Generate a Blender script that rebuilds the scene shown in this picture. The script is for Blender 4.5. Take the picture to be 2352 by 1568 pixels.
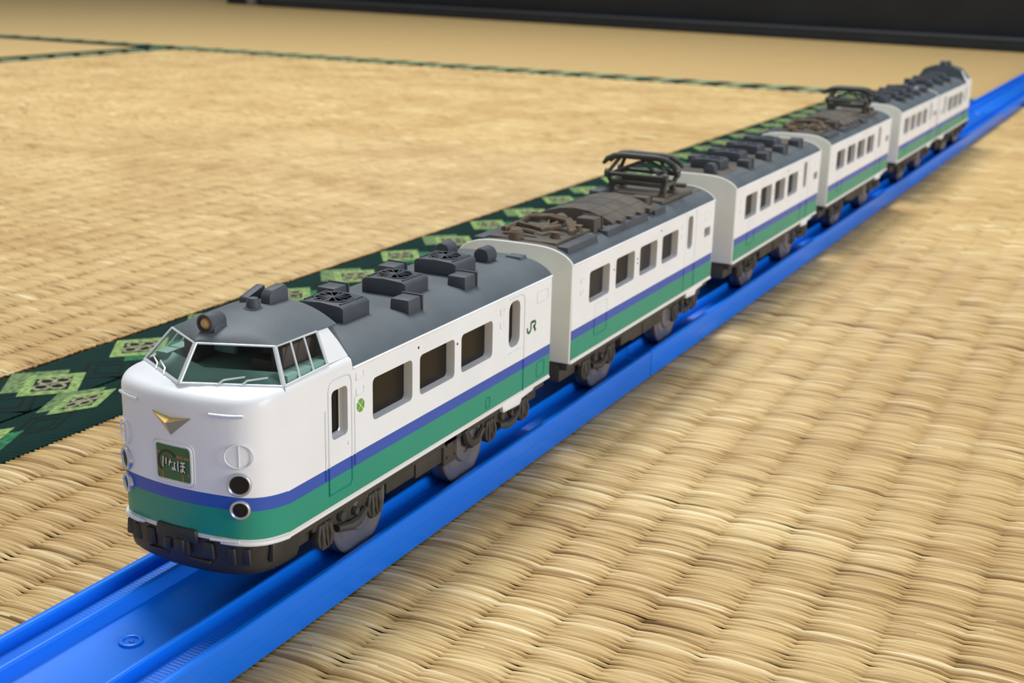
import bpy, bmesh, math, random
import numpy as np
from mathutils import Vector, Matrix
random.seed(7)
scene = bpy.context.scene
for o in list(bpy.data.objects):
    bpy.data.objects.remove(o)
S = 0.001                                  # all lengths below are millimetres
COL = scene.collection

# ------------------------------------------------------------------ camera
F_PX, YAW, PITCH, ROLL = 3004.15, 26.67, -16.41, 1.38
CAM = (161.09, -182.99, 130.77)
_a, _b, _c = (math.radians(v) for v in (YAW, PITCH, ROLL))
_f = Vector((-math.sin(_a) * math.cos(_b), math.cos(_a) * math.cos(_b), math.sin(_b)))
_r = _f.cross(Vector((0, 0, 1))).normalized()
_u = _r.cross(_f)
_r2 = _r * math.cos(_c) + _u * math.sin(_c)
_u2 = -_r * math.sin(_c) + _u * math.cos(_c)
cam_d = bpy.data.cameras.new('camera')
cam = bpy.data.objects.new('camera', cam_d)
COL.objects.link(cam)
cam.matrix_world = Matrix(((_r2.x, _u2.x, -_f.x, CAM[0] * S), (_r2.y, _u2.y, -_f.y, CAM[1] * S),
                           (_r2.z, _u2.z, -_f.z, CAM[2] * S), (0, 0, 0, 1)))
cam_d.sensor_width = 36
cam_d.lens = F_PX / 2352 * 36
cam_d.clip_start = 0.01
cam_d.clip_end = 50
cam_d.dof.use_dof = True
cam_d.dof.focus_distance = 0.272
cam_d.dof.aperture_fstop = 38
scene.camera = cam

# ------------------------------------------------------------------ world and lamps
world = bpy.data.worlds.new('room_light')
scene.world = world
world.use_nodes = True
bg = world.node_tree.nodes['Background']
bg.inputs[0].default_value = (0.93, 0.97, 1.0, 1)
bg.inputs[1].default_value = 0.42
def area(name, loc, target, size, power, col):
    d = bpy.data.lights.new(name, 'AREA')
    d.shape = 'DISK'
    d.size = size
    d.energy = power
    d.color = col
    o = bpy.data.objects.new(name, d)
    COL.objects.link(o)
    o.location = loc
    o.rotation_euler = (Vector(target) - Vector(loc)).to_track_quat('-Z', 'Y').to_euler()
    return o
area('ceiling_lamp', (-0.72, 0.80, 2.05), (-0.1, 0.3, 0), 1.0, 50, (1.0, 0.99, 0.975))
area('window_daylight', (2.5, 0.35, 0.75), (0, 0.2, 0.05), 1.2, 42, (0.93, 0.95, 1.0))
scene.view_settings.view_transform = 'Standard'
scene.view_settings.look = 'None'
scene.view_settings.gamma = 1
scene.view_settings.use_curve_mapping = False
scene.view_settings.exposure = -0.06

# ------------------------------------------------------------------ materials
def srgb(r, g, b):
    f = lambda c: (c / 255 / 12.92) if c / 255 <= 0.04045 else ((c / 255 + 0.055) / 1.055) ** 2.4
    return (f(r), f(g), f(b), 1)
MATS = {}
def mat(name, col, rough=0.5, metal=0.0, spec=0.5, bump=None, var=None, sss=0.0, coat=0.0):
    m = bpy.data.materials.new(name)
    m.use_nodes = True
    nt = m.node_tree
    p = nt.nodes['Principled BSDF']
    p.inputs['Base Color'].default_value = col
    p.inputs['Roughness'].default_value = rough
    p.inputs['Metallic'].default_value = metal
    p.inputs['Specular IOR Level'].default_value = spec
    if coat:
        p.inputs['Coat Weight'].default_value = coat
        p.inputs['Coat Roughness'].default_value = 0.15
    if sss:
        p.inputs['Subsurface Weight'].default_value = sss
        p.inputs['Subsurface Radius'].default_value = (0.001, 0.001, 0.002)
        p.inputs['Subsurface Scale'].default_value = 1.0
    tc = None
    if var or bump:
        tc = nt.nodes.new('ShaderNodeTexCoord')
    if var:                                   # (scale, second colour, amount, stretch)
        n = nt.nodes.new('ShaderNodeTexNoise')
        n.inputs['Scale'].default_value = var[0]
        n.inputs['Detail'].default_value = 6
        src = tc.outputs['Object']
        if len(var) > 3:
            mp = nt.nodes.new('ShaderNodeMapping')
            mp.inputs['Scale'].default_value = var[3]
            nt.links.new(src, mp.inputs['Vector'])
            src = mp.outputs['Vector']
        nt.links.new(src, n.inputs['Vector'])
        r = nt.nodes.new('ShaderNodeMapRange')
        r.inputs['From Min'].default_value = 0.38
        r.inputs['From Max'].default_value = 0.68
        r.inputs['To Max'].default_value = var[2]
        nt.links.new(n.outputs['Fac'], r.inputs['Value'])
        mx = nt.nodes.new('ShaderNodeMix')
        mx.data_type = 'RGBA'
        mx.inputs['A'].default_value = col
        mx.inputs['B'].default_value = var[1]
        nt.links.new(r.outputs['Result'], mx.inputs['Factor'])
        nt.links.new(mx.outputs['Result'], p.inputs['Base Color'])
    if bump:                                  # (scale, strength, distance in m)
        n = nt.nodes.new('ShaderNodeTexNoise')
        n.inputs['Scale'].default_value = bump[0]
        n.inputs['Detail'].default_value = 4
        nt.links.new(tc.outputs['Object'], n.inputs['Vector'])
        b = nt.nodes.new('ShaderNodeBump')
        b.inputs['Strength'].default_value = bump[1]
        b.inputs['Distance'].default_value = bump[2]
        nt.links.new(n.outputs['Fac'], b.inputs['Height'])
        nt.links.new(b.outputs['Normal'], p.inputs['Normal'])
    MATS[name] = m
    return m

WHITE = srgb(236, 240, 246)
mat('white_plastic', WHITE, 0.42, bump=(900, 0.06, 0.0002), var=(55, srgb(222, 219, 212), 0.5))
mat('end_white', srgb(234, 238, 234), 0.45, var=(40, srgb(214, 214, 203), 0.6))
mat('roof_slate', srgb(88, 98, 105), 0.6, bump=(1200, 0.15, 0.0002), var=(70, srgb(72, 81, 88), 0.6))
mat('roof_slate_dark', srgb(72, 78, 86), 0.6, bump=(1200, 0.15, 0.0002), var=(90, srgb(52, 57, 66), 0.6))
mat('roof_dusty', srgb(96, 89, 79), 0.8, bump=(1500, 0.2, 0.0002), var=(85, srgb(70, 68, 66), 0.9))
mat('rusty_dust', srgb(112, 100, 83), 0.85, var=(220, srgb(88, 68, 48), 0.9))
mat('panto_grey', srgb(58, 63, 61), 0.55, var=(200, srgb(72, 74, 70), 0.8))
mat('dark_glass', (0.013, 0.011, 0.009, 1), 0.3, spec=0.22)
mat('smoke_glass', srgb(60, 58, 58), 0.35, spec=0.15, var=(90, srgb(38, 34, 32), 0.9, (1, 1, .2)))
mat('black_plastic', srgb(38, 38, 38), 0.5, bump=(900, 0.15, 0.0002), var=(90, srgb(54, 52, 49), 0.6))
mat('chassis_grey', srgb(62, 59, 54), 0.6, bump=(900, 0.2, 0.0002), var=(110, srgb(46, 44, 41), 0.7))
mat('wheel_grey', srgb(90, 92, 106), 0.22, spec=0.6, var=(60, srgb(82, 80, 82), 0.5))
mat('silver', srgb(222, 228, 232), 0.25, metal=0.35)
mat('chrome', srgb(205, 208, 214), 0.28, metal=0.8)
mat('gold', srgb(212, 178, 106), 0.3, metal=0.6)
mat('lens_hollow_black', (0.010, 0.010, 0.012, 1), 0.35, spec=0.25)  # black stands in for the shade inside the hollow lamp rings
mat('lens_grey', srgb(120, 120, 122), 0.25)
mat('lamp_amber', srgb(188, 148, 92), 0.25)
mat('cab_teal', srgb(138, 176, 166), 0.55)
mat('cab_dark', srgb(66, 80, 80), 0.6)
mat('seat_brown', srgb(82, 66, 62), 0.6)
mat('rail_blue', srgb(0, 112, 230), 0.34, spec=0.45, sss=0.12, bump=(500, 0.05, 0.0003), var=(30, srgb(0, 119, 234), 0.5))
mat('sign_green', srgb(48, 104, 62), 0.4, var=(400, srgb(62, 112, 66), 0.7))
mat('sign_orange', srgb(172, 104, 66), 0.5)
mat('sign_brown', srgb(58, 40, 30), 0.5)
mat('sign_red', srgb(150, 62, 48), 0.5)
mat('ink_black', srgb(24, 22, 22), 0.5)
mat('ink_white', srgb(240, 238, 230), 0.5)
mat('ink_grey', srgb(118, 116, 118), 0.5)
mat('mark_green', srgb(22, 98, 62), 0.45)
mat('clover_green', srgb(104, 166, 52), 0.45)
mat('mat_core', srgb(120, 96, 58), 0.9)
mat('cabinet_black', srgb(26, 30, 35), 0.5, spec=0.3, var=(14, srgb(34, 38, 44), 0.6))
mat('cabinet_edge_lit', srgb(56, 61, 68), 0.35)  # lighter than the body: the lit line of the ledge, put into the colour
mat('post_grey', srgb(120, 112, 108), 0.5)
mat('wall_plaster', srgb(150, 156, 146), 0.9, var=(6, srgb(138, 142, 132), 0.6))
mat('wood_floor', srgb(110, 84, 56), 0.7)

def livery():
    m = bpy.data.materials.new('livery_paint')
    m.use_nodes = True
    nt = m.node_tree
    p = nt.nodes['Principled BSDF']
    p.inputs['Roughness'].default_value = 0.36
    at = nt.nodes.new('ShaderNodeAttribute')
    at.attribute_name = 'pz'
    ramp = nt.nodes.new('ShaderNodeValToRGB')
    ramp.color_ramp.interpolation = 'CONSTANT'
    e = ramp.color_ramp.elements
    e[0].position = 0.0
    e[0].color = srgb(226, 220, 212)
    e[1].position = 0.2150
    e[1].color = srgb(24, 146, 124)
    for pos, c in ((0.2750, srgb(44, 84, 180)), (0.3030, WHITE)):
        x = e.new(pos)
        x.color = c
    dv = nt.nodes.new('ShaderNodeMath')
    dv.operation = 'DIVIDE'
    dv.inputs[1].default_value = 100
    nt.links.new(at.outputs['Fac'], dv.inputs[0])
    nt.links.new(dv.outputs[0], ramp.inputs['Fac'])
    tc = nt.nodes.new('ShaderNodeTexCoord')
    n = nt.nodes.new('ShaderNodeTexNoise')
    n.inputs['Scale'].default_value = 60
    n.inputs['Detail'].default_value = 6
    nt.links.new(tc.outputs['Object'], n.inputs['Vector'])
    r = nt.nodes.new('ShaderNodeMapRange')
    r.inputs['From Min'].default_value = 0.35
    r.inputs['From Max'].default_value = 0.75
    r.inputs['To Min'].default_value = 1.0
    r.inputs['To Max'].default_value = 0.93
    nt.links.new(n.outputs['Fac'], r.inputs['Value'])
    mx = nt.nodes.new('ShaderNodeMix')
    mx.data_type = 'RGBA'
    mx.blend_type = 'MULTIPLY'
    mx.inputs['Factor'].default_value = 1
    nt.links.new(ramp.outputs['Color'], mx.inputs['A'])
    nt.links.new(r.outputs['Result'], mx.inputs['B'])
    nt.links.new(mx.outputs['Result'], p.inputs['Base Color'])
    n2 = nt.nodes.new('ShaderNodeTexNoise')
    n2.inputs['Scale'].default_value = 1400
    nt.links.new(tc.outputs['Object'], n2.inputs['Vector'])
    b = nt.nodes.new('ShaderNodeBump')
    b.inputs['Strength'].default_value = 0.08
    b.inputs['Distance'].default_value = 0.0002
    nt.links.new(n2.outputs['Fac'], b.inputs['Height'])
    nt.links.new(b.outputs['Normal'], p.inputs['Normal'])
    MATS['livery'] = m
livery()

def cab_glass():
    m = bpy.data.materials.new('cab_glass')
    m.use_nodes = True
    nt = m.node_tree
    out = nt.nodes['Material Output']
    nt.nodes.remove(nt.nodes['Principled BSDF'])
    tr = nt.nodes.new('ShaderNodeBsdfTransparent')
    tr.inputs[0].default_value = (0.90, 0.95, 0.93, 1)
    gl = nt.nodes.new('ShaderNodeBsdfGlossy')
    gl.inputs['Roughness'].default_value = 0.06
    fr = nt.nodes.new('ShaderNodeFresnel')
    fr.inputs[0].default_value = 1.25
    mx = nt.nodes.new('ShaderNodeMixShader')
    nt.links.new(fr.outputs[0], mx.inputs[0])
    nt.links.new(tr.outputs[0], mx.inputs[1])
    nt.links.new(gl.outputs[0], mx.inputs[2])
    nt.links.new(mx.outputs[0], out.inputs['Surface'])
    MATS['cab_glass'] = m
cab_glass()

def rush_mat(name, tint, stain):
    m = bpy.data.materials.new(name)
    m.use_nodes = True
    nt = m.node_tree
    p = nt.nodes['Principled BSDF']
    p.inputs['Roughness'].default_value = 0.5
    p.inputs['Specular IOR Level'].default_value = 0.3
    at = nt.nodes.new('ShaderNodeAttribute')
    at.attribute_name = 'tone'
    ramp = nt.nodes.new('ShaderNodeValToRGB')
    e = ramp.color_ramp.elements
    e[0].position = 0.0
    e[0].color = srgb(122, 94, 56)
    e[1].position = 1.0
    e[1].color = srgb(246, 228, 184)
    for pos, c in ((0.25, srgb(180, 150, 98)), (0.55, srgb(211, 182, 126)), (0.8, srgb(226, 201, 147))):
        x = e.new(pos)
        x.color = c
    nt.links.new(at.outputs['Fac'], ramp.inputs['Fac'])
    tc = nt.nodes.new('ShaderNodeTexCoord')
    n = nt.nodes.new('ShaderNodeTexNoise')
    n.inputs['Scale'].default_value = 14
    n.inputs['Detail'].default_value = 5
    nt.links.new(tc.outputs['Object'], n.inputs['Vector'])
    r = nt.nodes.new('ShaderNodeMapRange')
    r.inputs['From Min'].default_value = 0.35
    r.inputs['From Max'].default_value = 0.7
    r.inputs['To Max'].default_value = stain
    nt.links.new(n.outputs['Fac'], r.inputs['Value'])
    mx = nt.nodes.new('ShaderNodeMix')
    mx.data_type = 'RGBA'
    mx.blend_type = 'MULTIPLY'
    mx.inputs['B'].default_value = tint
    nt.links.new(r.outputs['Result'], mx.inputs['Factor'])
    nt.links.new(ramp.outputs['Color'], mx.inputs['A'])
    # fine lengthwise fibres of each rush
    mp = nt.nodes.new('ShaderNodeMapping')
    mp.inputs['Scale'].default_value = (60, 3200, 3200)
    nt.links.new(tc.outputs['Object'], mp.inputs['Vector'])
    n2 = nt.nodes.new('ShaderNodeTexNoise')
    n2.inputs['Scale'].default_value = 1
    n2.inputs['Detail'].default_value = 3
    nt.links.new(mp.outputs['Vector'], n2.inputs['Vector'])
    r2 = nt.nodes.new('ShaderNodeMapRange')
    r2.inputs['From Min'].default_value = 0.3
    r2.inputs['From Max'].default_value = 0.7
    r2.inputs['To Min'].default_value = 0.86
    r2.inputs['To Max'].default_value = 1.08
    nt.links.new(n2.outputs['Fac'], r2.inputs['Value'])
    mx2 = nt.nodes.new('ShaderNodeMix')
    mx2.data_type = 'RGBA'
    mx2.blend_type = 'MULTIPLY'
    mx2.inputs['Factor'].default_value = 1
    nt.links.new(mx.outputs['Result'], mx2.inputs['A'])
    nt.links.new(r2.outputs['Result'], mx2.inputs['B'])
    nt.links.new(mx2.outputs['Result'], p.inputs['Base Color'])
    MATS[name] = m
rush_mat('rush_straw', srgb(222, 208, 192), 0.8)

def weave_plain(name):
    """distant tatami: rush weave too fine to build, rows across x"""
    m = mat(name, srgb(208, 178, 122), 0.55, spec=0.3, var=(1, srgb(194, 164, 112), 0.8, (30, 260, 1)))
    return m
weave_plain('rush_distant')

def cloth():
    m = mat('border_green', srgb(14, 46, 42), 0.85, spec=0.1)
    nt = m.node_tree
    p = nt.nodes['Principled BSDF']
    tc = nt.nodes.new('ShaderNodeTexCoord')
    mp = nt.nodes.new('ShaderNodeMapping')
    mp.inputs['Rotation'].default_value = (0, 0, math.radians(35))
    nt.links.new(tc.outputs['Object'], mp.inputs['Vector'])
    w = nt.nodes.new('ShaderNodeTexWave')
    w.inputs['Scale'].default_value = 260
    w.inputs['Distortion'].default_value = 1.2
    nt.links.new(mp.outputs['Vector'], w.inputs['Vector'])
    mx = nt.nodes.new('ShaderNodeMix')
    mx.data_type = 'RGBA'
    mx.inputs['A'].default_value = srgb(8, 34, 32)
    mx.inputs['B'].default_value = srgb(20, 56, 51)
    nt.links.new(w.outputs['Fac'], mx.inputs['Factor'])
    nt.links.new(mx.outputs['Result'], p.inputs['Base Color'])
    b = nt.nodes.new('ShaderNodeBump')
    b.inputs['Strength'].default_value = 0.5
    b.inputs['Distance'].default_value = 0.0003
    nt.links.new(w.outputs['Fac'], b.inputs['Height'])
    nt.links.new(b.outputs['Normal'], p.inputs['Normal'])
    for nm, c1, c2 in (('motif_light', srgb(158, 182, 114), srgb(66, 112, 58)), ('motif_back', srgb(128, 150, 100), srgb(52, 80, 58)),
                       ('motif_dark', srgb(14, 24, 24), srgb(10, 18, 18)), ('motif_flower', srgb(172, 172, 138), srgb(76, 84, 66)),
                       ('motif_deep', srgb(56, 128, 84), srgb(20, 74, 54)), ('motif_far', srgb(172, 186, 146), srgb(120, 146, 104))):
        mat(nm, c1, 0.8, spec=0.15, var=(1, c2, 1.0, (900, 420, 1)), bump=(1500, 0.4, 0.0003))
cloth()

# ------------------------------------------------------------------ mesh builder
class MB:
    def __init__(self):
        self.v = []
        self.f = []
        self.pz = {}
    def add(self, vs, fs):
        n = len(self.v)
        self.v += [tuple(p) for p in vs]
        self.f += [tuple(i + n for i in f) for f in fs]
        return self
    def box(self, x0, x1, y0, y1, z0, z1, tx=0, ty=0):
        a = [(x0, y0, z0), (x1, y0, z0), (x1, y1, z0), (x0, y1, z0),
             (x0 + tx, y0 + ty, z1), (x1 - tx, y0 + ty, z1), (x1 - tx, y1 - ty, z1), (x0 + tx, y1 - ty, z1)]
        return self.add(a, [(0, 3, 2, 1), (4, 5, 6, 7), (0, 1, 5, 4), (1, 2, 6, 5), (2, 3, 7, 6), (3, 0, 4, 7)])
    def loft(self, rings, closed=True, cap0=False, cap1=False):
        n = len(rings[0])
        vs = [p for r in rings for p in r]
        fs = []
        m = n if closed else n - 1
        for i in range(len(rings) - 1):
            for j in range(m):
                k = (j + 1) % n
                fs.append((i * n + j, i * n + k, (i + 1) * n + k, (i + 1) * n + j))
        if cap0:
            fs.append(tuple(range(n))[::-1])
        if cap1:
            fs.append(tuple((len(rings) - 1) * n + j for j in range(n)))
        return self.add(vs, fs)
    def prism(self, poly, axis, a, b):
        def P(u, v, w):
            return {'x': (w, u, v), 'y': (u, w, v), 'z': (u, v, w)}[axis]
        return self.loft([[P(u, v, a) for u, v in poly], [P(u, v, b) for u, v in poly]], True, True, True)
    def tube(self, pts, r, n=8, closed=False, flat=1.0, caps=True):
        pts = [Vector(p) for p in pts]
        rings = []
        prev = None
        for i, p in enumerate(pts):
            if closed:
                d = pts[(i + 1) % len(pts)] - pts[i - 1]
            else:
                d = pts[min(i + 1, len(pts) - 1)] - pts[max(i - 1, 0)]
            d.normalize()
            if prev is None:
                up = Vector((0, 0, 1)) if abs(d.z) < 0.9 else Vector((0, 1, 0))
                s = d.cross(up).normalized()
            else:
                s = (prev - d * prev.dot(d)).normalized()
            prev = s
            t = s.cross(d)
            rr = r[i] if isinstance(r, (list, tuple)) else r
            rings.append([p + s * (rr * math.cos(2 * math.pi * j / n)) + t * (rr * flat * math.sin(2 * math.pi * j / n)) for j in range(n)])
        if closed:
            rings.append(rings[0])
        return self.loft(rings, True, caps and not closed, caps and not closed)
    def lathe(self, prof, c, axis, n=24):
        ax = Vector(axis).normalized()
        s = ax.cross(Vector((0, 0, 1)))
        if s.length < 0.1:
            s = Vector((1, 0, 0))
        s.normalize()
        t = ax.cross(s)
        c = Vector(c)
        rings = [[c + ax * h + (s * math.cos(2 * math.pi * j / n) + t * math.sin(2 * math.pi * j / n)) * r for j in range(n)] for r, h in prof]
        return self.loft(rings, True, prof[0][0] > 1e-4, prof[-1][0] > 1e-4)
    def ribbon(self, pts, w, fn, closed=False):
        """flat stroke; pts in 2D, fn maps (u,v) to 3D"""
        L, R = [], []
        n = len(pts)
        for i in range(n):
            if closed:
                a, b = pts[i - 1], pts[(i + 1) % n]
            else:
                a, b = pts[max(i - 1, 0)], pts[min(i + 1, n - 1)]
            dx, dy = b[0] - a[0], b[1] - a[1]
            l = math.hypot(dx, dy) or 1
            nx, ny = -dy / l * w / 2, dx / l * w / 2
            L.append(fn(pts[i][0] + nx, pts[i][1] + ny))
            R.append(fn(pts[i][0] - nx, pts[i][1] - ny))
        if closed:
            L.append(L[0])
            R.append(R[0])
        return self.loft([L, R], False)
    def build(self, name, m, parent=None, org=(0, 0, 0), bevel=0, smooth=35, segs=2, kind=None):
        me = bpy.data.meshes.new(name)
        bm = bmesh.new()
        vv = [bm.verts.new(p) for p in self.v]
        for f in self.f:
            if len(set(f)) > 2:
                try:
                    bm.faces.new([vv[i] for i in f])
                except ValueError:
                    pass
        bmesh.ops.remove_doubles(bm, verts=bm.verts, dist=1e-4)
        bmesh.ops.recalc_face_normals(bm, faces=bm.faces)
        if bevel:
            ed = [e for e in bm.edges if len(e.link_faces) == 2 and e.calc_face_angle(0) > 0.6]
            bmesh.ops.bevel(bm, geom=ed, offset=bevel, segments=segs, affect='EDGES', profile=0.5, clamp_overlap=True)
        lay = bm.verts.layers.float.new('pz')
        for q in bm.verts:
            q[lay] = unlift(q.co.x, q.co.y, q.co.z)
            q.co = Vector(((q.co.x - org[0]) * S, (q.co.y - org[1]) * S, (q.co.z - org[2]) * S))
        bm.to_mesh(me)
        bm.free()
        me.materials.append(MATS[m])
        me.shade_smooth()
        me.set_sharp_from_angle(angle=math.radians(smooth))
        o = bpy.data.objects.new(name, me)
        COL.objects.link(o)
        if parent:
            o.parent = parent
        else:
            o.location = [c * S for c in org]
        if kind:
            o['kind'] = kind
        return o

LIFT_ON = False
def lift_w(y, z):
    a = min(max((8 - y) / 12.6, 0), 1)
    b = min(max((47 - z) / 15, 0), 1)
    return 1.6 * a * b
def lift(y, z):
    return z + lift_w(y, z)
def unlift(x, y, z):
    if not LIFT_ON or y > 8 or z > 47:
        return z
    lo, hi = z - 2, z
    for _ in range(24):
        md = (lo + hi) / 2
        if lift(y, md) > z:
            hi = md
        else:
            lo = md
    return (lo + hi) / 2

def thing(name, label, cat, org, group=None):
    o = bpy.data.objects.new(name, None)
    o.empty_display_size = 0.01
    COL.objects.link(o)
    o.location = [c * S for c in org]
    o['label'] = label
    o['category'] = cat
    if group:
        o['group'] = group
    return o
def tag(o, label, cat, group=None):
    o['label'] = label
    o['category'] = cat
    if group:
        o['group'] = group
    return o
def rrect(u0, u1, v0, v1, r, n=4):
    pts = []
    for cx, cy, a0 in ((u1 - r, v1 - r, 0), (u0 + r, v1 - r, 90), (u0 + r, v0 + r, 180), (u1 - r, v0 + r, 270)):
        for i in range(n + 1):
            a = math.radians(a0 + 90 * i / n)
            pts.append((cx + r * math.cos(a), cy + r * math.sin(a)))
    return pts

# ================================================================== THE SETTING
fl = MB().box(-3000, 2200, -1200, 3200, -60, -45).build('floor', 'wood_floor', kind='structure')

def px_ground(px, py, z=0):
    d = _f + _r2 * ((px - 1176) / F_PX) - _u2 * ((py - 784) / F_PX)
    t = (z - CAM[2]) / d.z
    return Vector(CAM) + d * t

# ---- tatami
PITCH_W = 15.0
def rush(name, x0, x1, y0, y1, pitch, seg, parent, nfac=3, phase=2.5, amp=1.0, seed=1, ztop=0.0, rk=0.55, tv=(0.12, 0.07)):
    """rows of rushes woven over and under the warp; each rush is a slim half tube running along x"""
    rng = np.random.default_rng(seed)
    k0 = math.floor((x0 - phase) / PITCH_W)
    k1 = math.ceil((x1 - phase) / PITCH_W)
    cells = np.arange(k0, k1)
    u = np.linspace(0, 1, seg + 1)[:-1]
    ns = int(math.ceil((y1 - y0) / pitch)) + 1
    K, U = np.meshgrid(cells, u, indexing='ij')
    xs = (phase + (K + U) * PITCH_W).ravel()
    xs = np.append(xs, phase + k1 * PITCH_W)
    kk = np.append(K.ravel(), k1)
    uu = np.append(U.ravel(), 0.0)
    keep = (xs >= x0 - 0.01) & (xs <= x1 + 0.01)
    xs, kk, uu = xs[keep], kk[keep].astype(int), uu[keep]
    xs = np.concatenate(([x0], xs, [x1])) if xs[0] > x0 + 0.3 else xs
    if len(xs) != len(kk):
        kk = np.concatenate(([kk[0] - 1], kk, [kk[-1]]))
        uu = np.concatenate(([max(0.0, (x0 - phase) / PITCH_W - (kk[1] - 1))], uu, [min(0.999, (x1 - phase) / PITCH_W - kk[-1])]))
    n = len(xs)
    i = np.arange(ns)[:, None]
    base = y0 + (np.arange(ns) + 0.5) * pitch + rng.normal(0, 0.2 * pitch, ns)
    par0 = ((i + kk[None, :]) % 2) * 2 - 1.0            # +1 over / -1 under at the warp on the left of the cell
    depth = 0.62 + 0.25 * rng.random((ns, 1))
    end0 = par0 * 0.34 * depth
    end1 = -par0 * 0.34 * depth
    ncell = kk.max() - kk.min() + 1
    bulge = (0.78 + 0.5 * rng.random((ns, ncell)))[:, kk - kk.min()]
    U2 = uu[None, :]
    z = (end0 * (1 - U2) + end1 * U2) + bulge * np.sin(np.pi * U2) ** 0.75
    z = z * amp
    tuck = np.abs(np.cos(np.pi * U2)) ** 6              # squeezed and drawn together at the warp
    shift = (rng.random((ns, ncell)) - 0.5)[:, kk - kk.min()] * 0.5 * pitch
    # neighbouring cells have different shifts: blend to zero at the warp
    y = base[:, None] + shift * np.sin(np.pi * U2) ** 0.6 + par0 * 0.10 * pitch * tuck * np.where(U2 < .5, 1, -1)
    half = pitch * (0.74 - 0.32 * tuck) * (0.8 + 0.5 * rng.random((ns, 1)))
    rad = pitch * rk * (0.7 + 0.5 * rng.random((ns, 1)))
    zt = ztop - 1.75 * amp
    ang = np.linspace(math.pi, 0, nfac + 1)
    V = np.empty((ns, n, nfac + 1, 3), np.float32)
    V[..., 0] = xs[None, :, None]
    V[..., 1] = y[:, :, None] + half[:, :, None] * np.cos(ang)[None, None, :]
    V[..., 2] = zt + z[:, :, None] + rad[:, :, None] * (np.sin(ang)[None, None, :] - 0.3)
    tone = 0.58 + rng.normal(0, tv[0], (ns, 1)) + rng.normal(0, tv[1], (ns, ncell))[:, kk - kk.min()]
    pale = (rng.random((ns, ncell)) < 0.02)[:, kk - kk.min()]
    dark = (rng.random((ns, ncell)) < 0.05)[:, kk - kk.min()]
    tone = np.clip(tone + 0.35 * pale - 0.3 * dark, 0.02, 1)
    T = np.repeat(tone[:, :, None], nfac + 1, 2).astype(np.float32)
    idx = np.arange(ns * n * (nfac + 1)).reshape(ns, n, nfac + 1)
    Q = np.stack([idx[:, :-1, :-1], idx[:, 1:, :-1], idx[:, 1:, 1:], idx[:, :-1, 1:]], -1).reshape(-1, 4)
    me = bpy.data.meshes.new(name)
    me.vertices.add(V.size // 3)
    me.vertices.foreach_set('co', (V * S).ravel())
    me.loops.add(Q.size)
    me.loops.foreach_set('vertex_index', Q.ravel().astype(np.int32))
    me.polygons.add(len(Q))
    me.polygons.foreach_set('loop_start', np.arange(0, Q.size, 4, dtype=np.int32))
    me.update(calc_edges=True)
    at = me.attributes.new('tone', 'FLOAT', 'POINT')
    at.data.foreach_set('value', T.ravel())
    me.shade_smooth()
    me.materials.append(MATS['rush_straw'])
    o = bpy.data.objects.new(name, me)
    COL.objects.link(o)
    o.parent = parent
    o['kind'] = 'stuff'
    return o

def border_strip(x0, x1, y0, y1, parent, along='y', top=0.35, edge=1.3, name='border_cloth'):
    """cloth border with softly rolled long edges"""
    w = x1 - x0
    prof = []
    for i in range(13):
        t = i / 12
        roll = min(t, 1 - t) * w / 4.0
        h = top - (edge * (1 - min(roll, 1)) ** 2.2 if roll < 1 else 0)
        prof.append((x0 + w * t, h))
    prof = [(x0, -4.0)] + prof + [(x1, -4.0)]
    m = MB()
    if along == 'y':
        m.loft([[(x, y, z) for x, z in prof] for y in (y0, y1)], False)
    else:
        m.loft([[(y, x, z) for x, z in prof] for y in (y0, y1)], False)
    return m.build(name, 'border_green', parent, smooth=60)

SEAM = -126.2
mat_l = thing('tatami_mat', 'tatami mat with golden rush weave behind the train, beyond the dark green cloth border', 'tatami mat', (0, 0, 0), 'tatami mats')
mat_r = thing('tatami_mat', 'tatami mat that the blue toy rails and the train stand on', 'tatami mat', (0, 0, 0), 'tatami mats')
mat_b = thing('tatami_mat', 'tatami mat laid crosswise along the foot of the black cabinet', 'tatami mat', (0, 0, 0), 'tatami mats')
mat_c = thing('tatami_mat', 'far tatami mat beyond the narrow border strip, touching the crosswise mat', 'tatami mat', (0, 0, 0), 'tatami mats')
YB = 1240.0
for m_, x0, x1, y0, y1 in ((mat_l, -1086.5, SEAM - .2, -670, YB - .5), (mat_r, SEAM + .2, 829, -670, YB - .5), (mat_b, -3200, 829, YB + .5, 2700), (mat_c, -2040, -1087.5, -670, YB - .5)):
    MB().box(x0, x1, y0, y1, -45, -3.2).build('mat_core', 'mat_core', m_)
# rushes the photograph can tell apart
rush('rush_weave', -103.0, 275, -170, 470, 0.85, 6, mat_r, 3, seed=3, amp=0.62, rk=0.68, tv=(0.15, 0.08))
rush('rush_weave', -103.0, 275, 470, 1211, 2.0, 4, mat_r, 2, seed=4, amp=0.8, rk=.3, tv=(.08, .07))
rush('rush_weave', -567.5, -155.2, -60, 640, 1.0, 4, mat_l, 3, seed=5, amp=0.68, rk=.4, tv=(.06, .09))
rush('rush_weave', -567.5, -155.2, 640, 1211, 2.2, 4, mat_l, 2, seed=6, amp=0.8, rk=.3, tv=(.05, .08))
rush('rush_weave', -1059, -567.5, -60, 1211, 2.4, 4, mat_l, 2, seed=7, amp=0.8, rk=.3, tv=(.05, .08))
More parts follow.
